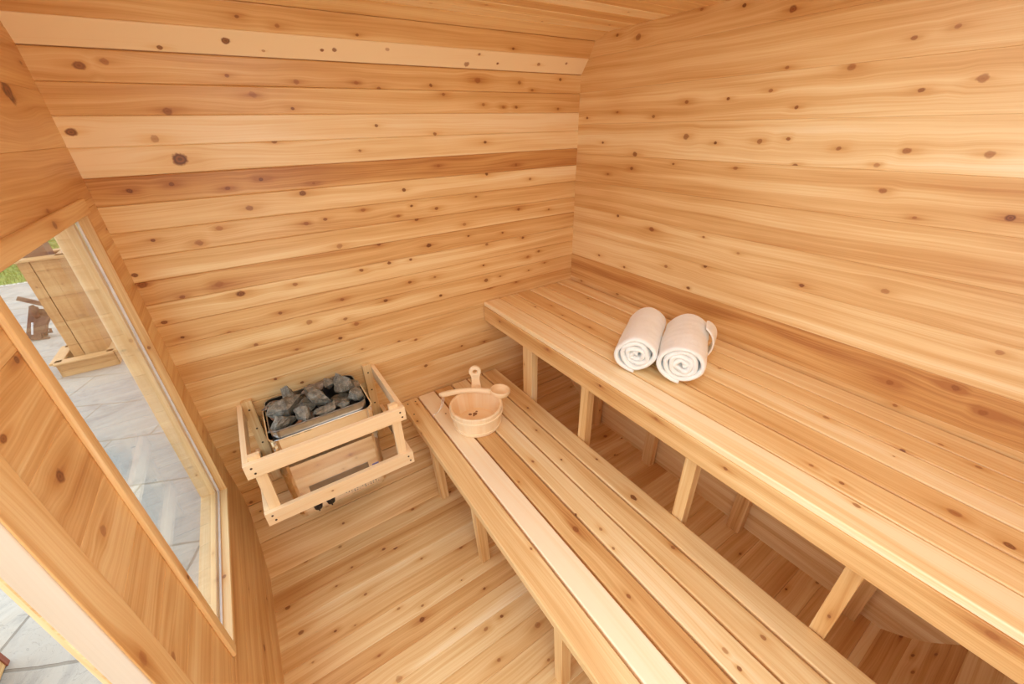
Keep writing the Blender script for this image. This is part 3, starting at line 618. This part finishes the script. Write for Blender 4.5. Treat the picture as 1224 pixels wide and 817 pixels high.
for x in (gx0 + .022, gx1 - .022):
    for z in (.597, .352):
        for dz in (-.013, .013):
            g = Geo(); disc(g, (x + (.006 if dz < 0 else 0), gyf - .0008, z + dz), .0042, (0, -1, 0), 12); g.build('screw', M_SCREW, gd)
for x in (gx0 + .039, gx1 - .039):
    for z in (.60, .5, .42):
        g = Geo(); disc(g, (x, 1.7782, z), .0042, (0, -1, 0), 12); g.build('screw', M_SCREW, gd)

# ---------------------------------------------------------------- bucket and ladle
BC = V3((.704, 1.413, lz))
bk = tag(empty('wooden_bucket', BC), 'round pale wooden sauna bucket with one tall pierced stave on the low bench', 'bucket')
H = .117
g = Geo()
rb, rt_ = .114, .131
def rad(z): return rb + (rt_ - rb) * z / H
lathe(g, BC, [(rad(0) - .012, .001), (rad(0) - .003, .001), (rad(0), .004), (rad(H) - .001, H - .004), (rad(H) - .005, H), (rad(H) - .012, H), (rad(H) - .0155, H - .004), (rad(.015) - .014, .015), (rad(.012) - .014, .002)], 90, tone=.30, staves=15)
g.build('stave_wall', M_LADLE, bk, smooth=False)
g = Geo(); lathe(g, BC, [(.001, .014), (rad(.014) - .013, .014), (rad(.01) - .013, .006), (.001, .006)], 60, tone=.5); g.build('bucket_bottom', M_LADLE, bk)
for z0, z1, nm in ((.078, .092, 'hoop'), (.010, .024, 'hoop')):
    g = Geo(); lathe(g, BC, [(rad(z0) - .001, z0), (rad(z0) + .0035, z0 + .001), (rad(z1) + .0035, z1 - .001), (rad(z1) - .001, z1)], 90, tone=.02); g.build(nm, M_LADLE, bk)
g = Geo()
for dx, dy, r in ((-.012, .006, .009), (.010, -.004, .012), (.026, .008, .006), (-.002, -.014, .005)): disc(g, BC + V3((dx + .006, dy + .056, .0142)), r, (0, 0, 1), 9, .0006)
g.build('burnt_emblem', M_BRAND, bk)
bd = V3((BC.x, BC.y, 0)).normalized(); tg = V3((bd.y, -bd.x, 0))
g = Geo(); oc = []; ic = []
c0 = BC + bd * .124 + tg * .008
def P3(a, z, d): return c0 + tg * a + bd * d + V3((0, 0, z))
nseg = 28
prof = []
for i in range(nseg):
    a = math.pi * 2 * i / nseg
    prof.append((math.cos(a), math.sin(a)))
zc = .225; R1, R0 = .030, .012
fr, bk_ = -.008, .009
def ringpts(r, d): return [P3(r * x, zc + r * y, d) for x, y in prof]
loft(g, [ringpts(R0, bk_), ringpts(R1 - .003, bk_), ringpts(R1, bk_ - .003), ringpts(R1, fr + .003), ringpts(R1 - .003, fr), ringpts(R0 + .002, fr), ringpts(R0, fr + .002), ringpts(R0, bk_)], tone=.2)
nk = [(.060, .026), (.120, .026), (.14, .024), (.165, .020), (.19, .020), (.204, .0235)]
loft(g, [[P3(-w, z, fr), P3(w, z, fr), P3(w, z, bk_), P3(-w, z, bk_)] for z, w in nk], cap0=True, cap1=True, tone=.25)
g.build('handle_stave', M_LADLE, bk)

ld_c = V3((.846, 1.415, .487))
ld = tag(empty('wooden_ladle', ld_c), 'long-handled round wooden ladle lying across the bucket rim', 'ladle')
g = Geo(); Rb = .051
Mt = Matrix.Rotation(.10, 3, 'Y')
prof = [(Rb * math.cos(a), Rb * .78 * math.sin(a) - .0) for a in [math.radians(-90 + 90 * i / 9) for i in range(10)]]
prof[0] = (.0008, prof[0][1])
inner = [((Rb - .007) * math.cos(a), (Rb * .78 - .007) * math.sin(a)) for a in [math.radians(0 - 90 * i / 9) for i in range(10)]]
inner[-1] = (.0008, inner[-1][1])
lathe(g, ld_c, prof + [(Rb, .004), (Rb - .002, .007), (Rb - .005, .007), (Rb - .007, .004)] + inner, 40, tone=.35, M=Mt)
g.build('ladle_bowl', M_LADLE, ld, smooth=False)
e = V3((.578, 1.560, .492)); d = (e - ld_c)
g = Geo(); pp = []; rs = []
for i in range(15):
    q = i / 14; p = ld_c + d * (.15 + .85 * q) + V3((0, 0, -.006 + .016 * math.sin(math.pi * min(1, q * 1.1)))); pp.append(p); rs.append([.0105, .0105, .010, .0095, .009, .009, .0088, .0088, .009, .0092, .0095, .0098, .0098, .0090, .005][i])
rs = [q * 1.5 for q in rs]; tube(g, pp, rs, 14, tone=.25)
g.build('ladle_handle', M_LADLE, ld, smooth=True)
g = Geo(); e2 = e + V3((.010, -.004, -.001))
tube(g, [e2 + V3(q) for q in ((0, 0, 0), (.006, .004, -.02), (.004, .014, -.06), (-.004, .024, -.10), (-.018, .03, -.128), (-.03, .036, -.136))], .0022, 8)
tube(g, [e2 + V3(q) for q in ((0, 0, 0), (.016, .008, -.022), (.018, .018, -.06), (.006, .026, -.10), (-.012, .034, -.128), (-.03, .036, -.136))], .0022, 8)
tube(g, [e2 + V3(q) for q in ((-.03, .036, -.136), (-.037, .034, -.1365), (-.046, .028, -.1365))], [.003, .005, .002], 8)
g.build('hanging_cord', M_CORD, ld, smooth=True)

# ---------------------------------------------------------------- towels
def towel(name, c, yaw, length, r_out, seed, label, turns=3.6, flap=False):
    rs = random.Random(seed); t = tag(empty(name, c), label, 'towel', 'white towels rolled up on the upper bench')
    c = V3(c); ax = V3((math.cos(yaw), math.sin(yaw), 0)); sd = V3((-math.sin(yaw), math.cos(yaw), 0)); up = V3((0, 0, 1))
    thick = .017; r_in = .008; pitch = (r_out - r_in - thick * .5) / turns
    N = 150
    cen = []
    for i in range(N + 1):
        th = turns * 2 * math.pi * i / N; r = r_in + pitch * th / (2 * math.pi)
        r += .0022 * math.sin(th * 2.3 + seed) + .0018 * math.sin(th * 3.7 + seed * 2)
        a = -th + math.pi * 1.5 + turns * 2 * math.pi
        x, z = r * math.cos(a) * 1.06, r * math.sin(a) * .96
        cen.append((x, z))
    norm = []
    for i in range(N + 1):
        x0, z0 = cen[max(0, i - 1)]; x1, z1 = cen[min(N, i + 1)]; l = math.hypot(x1 - x0, z1 - z0) or 1
        norm.append((-(z1 - z0) / l, (x1 - x0) / l))
    g = Geo()
    nl = 34; loops = []
    prof_end = [(0., .12), (.002, .45), (.005, .75), (.010, .95), (.016, 1.)]
    sts = [(a, b) for a, b in prof_end] + [(.016 + (length - .032) * q / nl, 1.) for q in range(1, nl)] + [(length - a, b) for a, b in reversed(prof_end)]
    for (l, s) in sts:
        lp = []
        for side in (1, -1):
            rng = range(N + 1) if side == 1 else range(N, -1, -1)
            for i in rng:
                x, z = cen[i]; nx, nz = norm[i]; hh = thick / 2 * s * (.97 if i > N - 4 else 1)
                q = V3((l * 22, i * .16, seed)); f = noise.noise(q) * .0022 + noise.noise(q * .35) * .0055 * (i / N)
                e = noise.noise(V3((i * .09, seed * 3, 0))) * .011 + noise.noise(V3((i * .4, seed, 5))) * .004
                wr = .0034 * math.sin(l * 150 + i * .3 + math.sin(i * .2) * 2) * max(0, (i / N) - .7) * (1 if l > .02 else 0)
                zz = z + (f + wr) * nz
                zz = max(zz + nz * hh * side, -r_out * .93)
                xx = x + (f + wr) * nx + nx * hh * side
                ll = l + e * (1 - 2 * l / length)
                lp.append(tuple(c + ax * ll + sd * xx + up * (zz + r_out * .93)))
        loops.append(lp)
    loft(g, loops, cap0=True, cap1=True)
    g.build('rolled_cloth', M_TOWEL, t, smooth=True)
    if flap:
        g = Geo(); lps = []
        for j in range(9):
            q = j / 8; al = length - .12 + .115 * q
            lp = []
            for k2 in range(16):
                a = math.radians(-78 + 128 * k2 / 15); rr2 = r_out * (1.03 + (.20 * math.sin(math.pi * k2 / 15) ** .8) * (.35 + .65 * q)) + .002
                off = (1 if k2 % 2 else 1)
                lp.append(tuple(c + ax * (al - .035 * (1 - math.sin(math.pi * k2 / 15)) * q) - sd * (rr2 * math.cos(a)) + up * (max(.002, rr2 * math.sin(a) + r_out * .93))))
            lps.append(lp)
        rs2 = [[g.vert(p) for p in lp] for lp in lps]
        for A, B in zip(rs2, rs2[1:]):
            for k2 in range(15): g.f.append((A[k2], A[k2 + 1], B[k2 + 1], B[k2]))
        o = g.build('loose_corner', M_TOWEL, t, smooth=True)
        md = o.modifiers.new('s', 'SOLIDIFY'); md.thickness = .008; md.offset = 0
        md = o.modifiers.new('b', 'SUBSURF'); md.levels = 1; md.render_levels = 1
    return t
towel('rolled_towel', (1.100, .832, uz), math.radians(31), .33, .081, 2, 'left white towel roll, the narrower one on the upper bench')
towel('rolled_towel', (1.172, .684, uz), math.radians(31), .32, .086, 5, 'right white towel roll with a loose corner at its far end', turns=3.9, flap=True)

# ---------------------------------------------------------------- outdoors
GZ = -.25
g = Geo()
vs = [g.vert(p) for p in ((-14, -6, GZ), (5, -6, GZ), (5, 8.74, GZ), (-14, 8.74, GZ), (-14, -6, GZ - .1), (5, -6, GZ - .1), (5, 8.74, GZ - .1), (-14, 8.74, GZ - .1))]
g.f += [(0, 1, 2, 3), (7, 6, 5, 4), (0, 4, 5, 1), (1, 5, 6, 2), (2, 6, 7, 3), (3, 7, 4, 0)]
tag(g.build('ground', M_PAVER), 'pale stamped stone paving outside the window and doorway', 'paving', kind='structure')
g = Geo(); nx, ny = 40, 30
for j in range(ny + 1):
    for i in range(nx + 1):
        x = -14 + 19 * i / nx; y = 8.74 + 10 * j / ny; g.vert((x, y, GZ + .02 + .03 * noise.noise(V3((x * 1.5, y * 1.5, 0)))))
for j in range(ny):
    for i in range(nx): a = j * (nx + 1) + i; g.f.append((a, a + 1, a + nx + 2, a + nx + 1))
rg = random.Random(8)
for _ in range(16000):
    x = rg.uniform(-5.5, -1.2); y = rg.uniform(8.76, 12.5); h = rg.uniform(.04, .09); a = rg.uniform(0, 6.28); dx, dy = math.cos(a) * .006, math.sin(a) * .006
    q = [g.vert((x - dx, y - dy, GZ)), g.vert((x + dx, y + dy, GZ)), g.vert((x + rg.uniform(-.03, .03), y + rg.uniform(-.03, .03), GZ + h))]; g.f.append(tuple(q))
tag(g.build('lawn', M_GRASS), 'green lawn beyond the paving seen through the window', 'grass', kind='stuff')

pc = tag(empty('pergola_column', (-1.5, 4.96, GZ)), 'honey coloured wooden post wrap with boxed base and dark post outside the window', 'post')
def ob(name, a, b, w, t, N, tn, mat=M_YELLOW, **kw): return stick(name, a, b, w, t, N, mat, pc, tone=tn, bev=kw.pop('bev', .004), **kw)
bx0, bx1, by0, by1 = -1.715, -1.318, 4.76, 5.16
for a, b, N in (((bx0, by0 + .01), (bx1, by0 + .01), (0, -1, 0)), ((bx1 - .01, by0), (bx1 - .01, by1), (1, 0, 0)), ((bx1, by1 - .01), (bx0, by1 - .01), (0, 1, 0)), ((bx0 + .01, by1), (bx0 + .01, by0), (-1, 0, 0))):
    ob('base_board', (*a, GZ + .066), (*b, GZ + .066), .132, .02, N, .35, dens=2.)
    ob('base_cap', (a[0] * 1., a[1], GZ + .138), (b[0], b[1], GZ + .138), .09, .020, (0, 0, 1), .15, bev=.008)
cx0, cx1, cy0, cy1 = -1.602, -1.362, 4.845, 5.085
cz0, cz1 = GZ + .12, .765
for x0_, x1_, tn in ((cx0, cx0 + .070, .45), (cx0 + .078, cx0 + .165, .35), (cx0 + .165, cx1, .55)):
    ob('column_board', ((x0_ + x1_) / 2, cy0 + .01, cz0), ((x0_ + x1_) / 2, cy0 + .01, cz1), x1_ - x0_, .02, (0, -1, 0), tn, dens=2., bev=.002)
for k in range(3):
    w_ = (cy1 - cy0) / 3
    ob('column_board', (cx1 - .008, cy0 + .02 + w_ * (k + .5), cz0), (cx1 - .008, cy0 + .02 + w_ * (k + .5), cz1), w_ - .004, .02, (1, 0, 0), .7, bev=.002)
    ob('column_board', (cx0 + .008, cy0 + .02 + w_ * (k + .5), cz0), (cx0 + .008, cy0 + .02 + w_ * (k + .5), cz1), w_ - .004, .02, (-1, 0, 0), .7, bev=.002)
ob('column_board', ((cx0 + cx1) / 2, cy1 + .01, cz0), ((cx0 + cx1) / 2, cy1 + .01, cz1), .24, .02, (0, 1, 0), .5)
for a, b in (((cx0 - .03, cy0 - .0), (cx1 + .06, cy0 - .0)), ((cx1 + .03, cy0 - .04), (cx1 + .03, cy1 + .05)), ((cx1 + .06, cy1 + .02), (cx0 - .03, cy1 + .02)), ((cx0 - .0, cy1 + .05), (cx0 - .0, cy0 - .04))):
    ob('column_cap', (*a, .775), (*b, .775), .082, .024, (0, 0, 1), .1, bev=.010)
ob('dark_post', (-1.486, 4.965, GZ), (-1.486, 4.965, 2.3), .15, .15, (0, -1, 0), .5, mat=M_OLD)

bxo = tag(empty('wooden_box', (-1.5, 1.5, GZ)), 'reddish brown wooden box corner on the bright paving at the doorway', 'box')
for k in range(3):
    stick('side_board', (-1.314, 1.2, GZ + .06 + k * .11), (-1.314, 1.85, GZ + .06 + k * .11), .108, .02, (1, 0, 0), M_CEDAR, bxo, tone=.75, bev=.002)
    stick('side_board', (-1.33, 1.856, GZ + .06 + k * .11), (-1.72, 1.856, GZ + .06 + k * .11), .108, .02, (0, 1, 0), M_CEDAR, bxo, tone=.75, bev=.002)
stick('corner_post', (-1.313, 1.855, GZ), (-1.313, 1.855, GZ + .36), .024, .026, (1, 0, 0), M_RED, bxo, tone=.5, bev=.002)
stick('top_board', (-1.52, 1.2, GZ + .35), (-1.52, 1.87, GZ + .35), .44, .02, (0, 0, 1), M_RED, bxo, tone=.5, bev=.003)

orn = tag(empty('garden_ornament', (-2.12, 6.02, GZ)), 'dark rusty plank and metal ornament leaning beside the wooden post outside', 'garden ornament')
def oo(name, a, b, w, t, N, mat=M_OLD): return stick(name, a, b, w, t, N, mat, orn, tone=.6, bev=.004)
oo('plank', (-2.21, 6.0, GZ + .01), (-2.065, 6.06, .08), .06, .04, (0, -1, .2))
oo('plank', (-2.165, 5.97, GZ + .01), (-2.01, 6.0, -.02), .09, .05, (0, -1, .2))
oo('plank', (-2.13, 6.05, GZ + .01), (-2.00, 6.02, .05), .09, .04, (.3, -1, .2))
oo('cross_bar', (-2.115, 6.0, .205), (-1.97, 6.0, .105), .045, .04, (0, -1, .3))
g = Geo(); tube(g, [(-2.06, 6., .11), (-2.05, 5.99, .07), (-2.065, 5.98, .03), (-2.05, 5.98, -.02)], [.02, .035, .03, .02], 10); g.build('metal_joint', M_RUSTY, orn, smooth=True)
g = Geo(); tube(g, [(-2.15, 5.93, -.17), (-2.10, 5.93, -.05)], .008, 8); g.build('highlight_rod', M_GASKET, orn)  # pale rod that paints a bright highlight slit on the ornament
sm = tag(empty('metal_stand', (-2.07, 5.95, GZ)), 'small dark metal stand lying on the paving right of the ornament', 'metal stand')
g = Geo()
for pl in ([(-2.11, 5.95, GZ + .01), (-2.095, 5.96, GZ + .07), (-2.01, 5.95, GZ + .06)], [(-2.11, 5.95, GZ + .01), (-2.05, 5.93, GZ + .008)], [(-2.06, 5.95, GZ + .06), (-2.03, 5.96, GZ + .12)], [(-2.02, 5.95, GZ + .06), (-2.015, 5.96, GZ + .1)]): tube(g, pl, .012, 8)
g.build('stand_frame', M_RUSTY, sm)
cr = tag(empty('brown_crate', (-2.02, 7.55, GZ)), 'dark brown wooden crate standing behind the wooden post outside', 'crate')
for k in range(3): stick('crate_slat', (-2.2, 7.5, GZ + .07 + k * .11), (-1.75, 7.5, GZ + .07 + k * .11), .10, .02, (0, -1, 0), M_OLD, cr, tone=.6, bev=.003)
for k in range(3): stick('crate_slat', (-2.19, 7.52, GZ + .07 + k * .11), (-2.19, 7.9, GZ + .07 + k * .11), .10, .02, (-1, 0, 0), M_OLD, cr, tone=.6, bev=.003)
bb = tag(empty('blue_bucket', (-2.02, 7.28, GZ)), 'light blue plastic tub in front of the brown crate outside', 'bucket')
g = Geo(); lathe(g, (-2.03, 7.3, GZ), [(.001, .0), (.07, .0), (.09, .13), (.095, .135), (.088, .135), (.068, .01), (.001, .01)], 28); g.build('tub_wall', M_BLUEPL, bb, smooth=True)

# ---------------------------------------------------------------- camera
WR = ((0.830895,-0.280151,0.480759),(-0.556022,-0.38497,0.73664),(-0.021293,-0.879382,-0.47564))
cam = bpy.data.cameras.new('camera'); co = bpy.data.objects.new('camera', cam); COL.objects.link(co); sc.camera = co
cam.sensor_width = 36.; cam.lens = FPX / 1224 * 36.; cam.clip_start = .02
m = Matrix(((WR[0][0], -WR[0][1], -WR[0][2], 0), (WR[1][0], -WR[1][1], -WR[1][2], 0), (WR[2][0], -WR[2][1], -WR[2][2], 1.65), (0, 0, 0, 1)))
co.matrix_world = m

# ---------------------------------------------------------------- light
w = bpy.data.worlds.new('overcast_sky'); sc.world = w; w.use_nodes = True; nt = w.node_tree; nt.nodes.clear()
bg = nd(nt, 'ShaderNodeBackground', i_Strength=SKY); wo = nd(nt, 'ShaderNodeOutputWorld'); nt.links.new(bg.outputs[0], wo.inputs[0])
tc = nd(nt, 'ShaderNodeTexCoord'); sp = nd(nt, 'ShaderNodeSeparateXYZ'); nt.links.new(tc.outputs['Generated'], sp.inputs[0])
nt.links.new(ramp(nt, mth(nt, 'ADD', mth(nt, 'MULTIPLY', sp.outputs[2], .5), .5), [(.48, (.5, .52, .5)), (.52, (.90, .98, 1.03)), (1., (.82, .93, 1.03))]), bg.inputs[0])
def area(name, loc, rot, sx, sy, power, col=(1, 1, 1), spread=math.pi):
    l = bpy.data.lights.new(name, 'AREA'); l.shape = 'RECTANGLE'; l.size = sx; l.size_y = sy; l.energy = power; l.color = col; l.spread = spread
    o = bpy.data.objects.new(name, l); COL.objects.link(o); o.location = loc; o.rotation_euler = rot; return o
pl = bpy.data.lights.new('flash_fill', 'POINT'); pl.energy = FILL_POWER; pl.shadow_soft_size = .22; pl.color = (.90, 1., 1.07)
po = bpy.data.objects.new('flash_fill', pl); COL.objects.link(po); po.location = (.22, -.2, 1.68)  # added soft fill behind the camera, standing in for a flash
ql = bpy.data.lights.new('low_fill', 'POINT'); ql.energy = FILL_POWER * .7; ql.shadow_soft_size = .2; ql.color = (.90, 1., 1.07)
qo = bpy.data.objects.new('low_fill', ql); COL.objects.link(qo); qo.location = (.12, -.16, .95)  # added unseen fill that brightens the space under the benches
area('ceiling_bounce_fill', (.7, .3, 1.98), (0, 0, 0), 1.1, .8, FILL_POWER * .5, (.90, 1., 1.07))  # added area light in place of flash bounced off the ceiling
sun = bpy.data.lights.new('hazy_sun', 'SUN'); sun.energy = .6; sun.angle = math.radians(25); so = bpy.data.objects.new('hazy_sun', sun); COL.objects.link(so); sun.color = (1., .95, .88); so.rotation_euler = (math.radians(-25), math.radians(-20), 0)

vs_ = sc.view_settings; sc.display_settings.display_device = 'sRGB'
vs_.view_transform = 'Standard'; vs_.look = 'None'; vs_.gamma = 1.; vs_.exposure = EXPO; vs_.use_curve_mapping = False
sc.cycles.max_bounces = 14; sc.cycles.diffuse_bounces = 12; sc.cycles.glossy_bounces = 4; sc.cycles.transparent_max_bounces = 8; sc.cycles.caustics_reflective = False; sc.cycles.caustics_refractive = False
sc.cycles.use_denoising = True; sc.cycles.sample_clamp_indirect = 6.
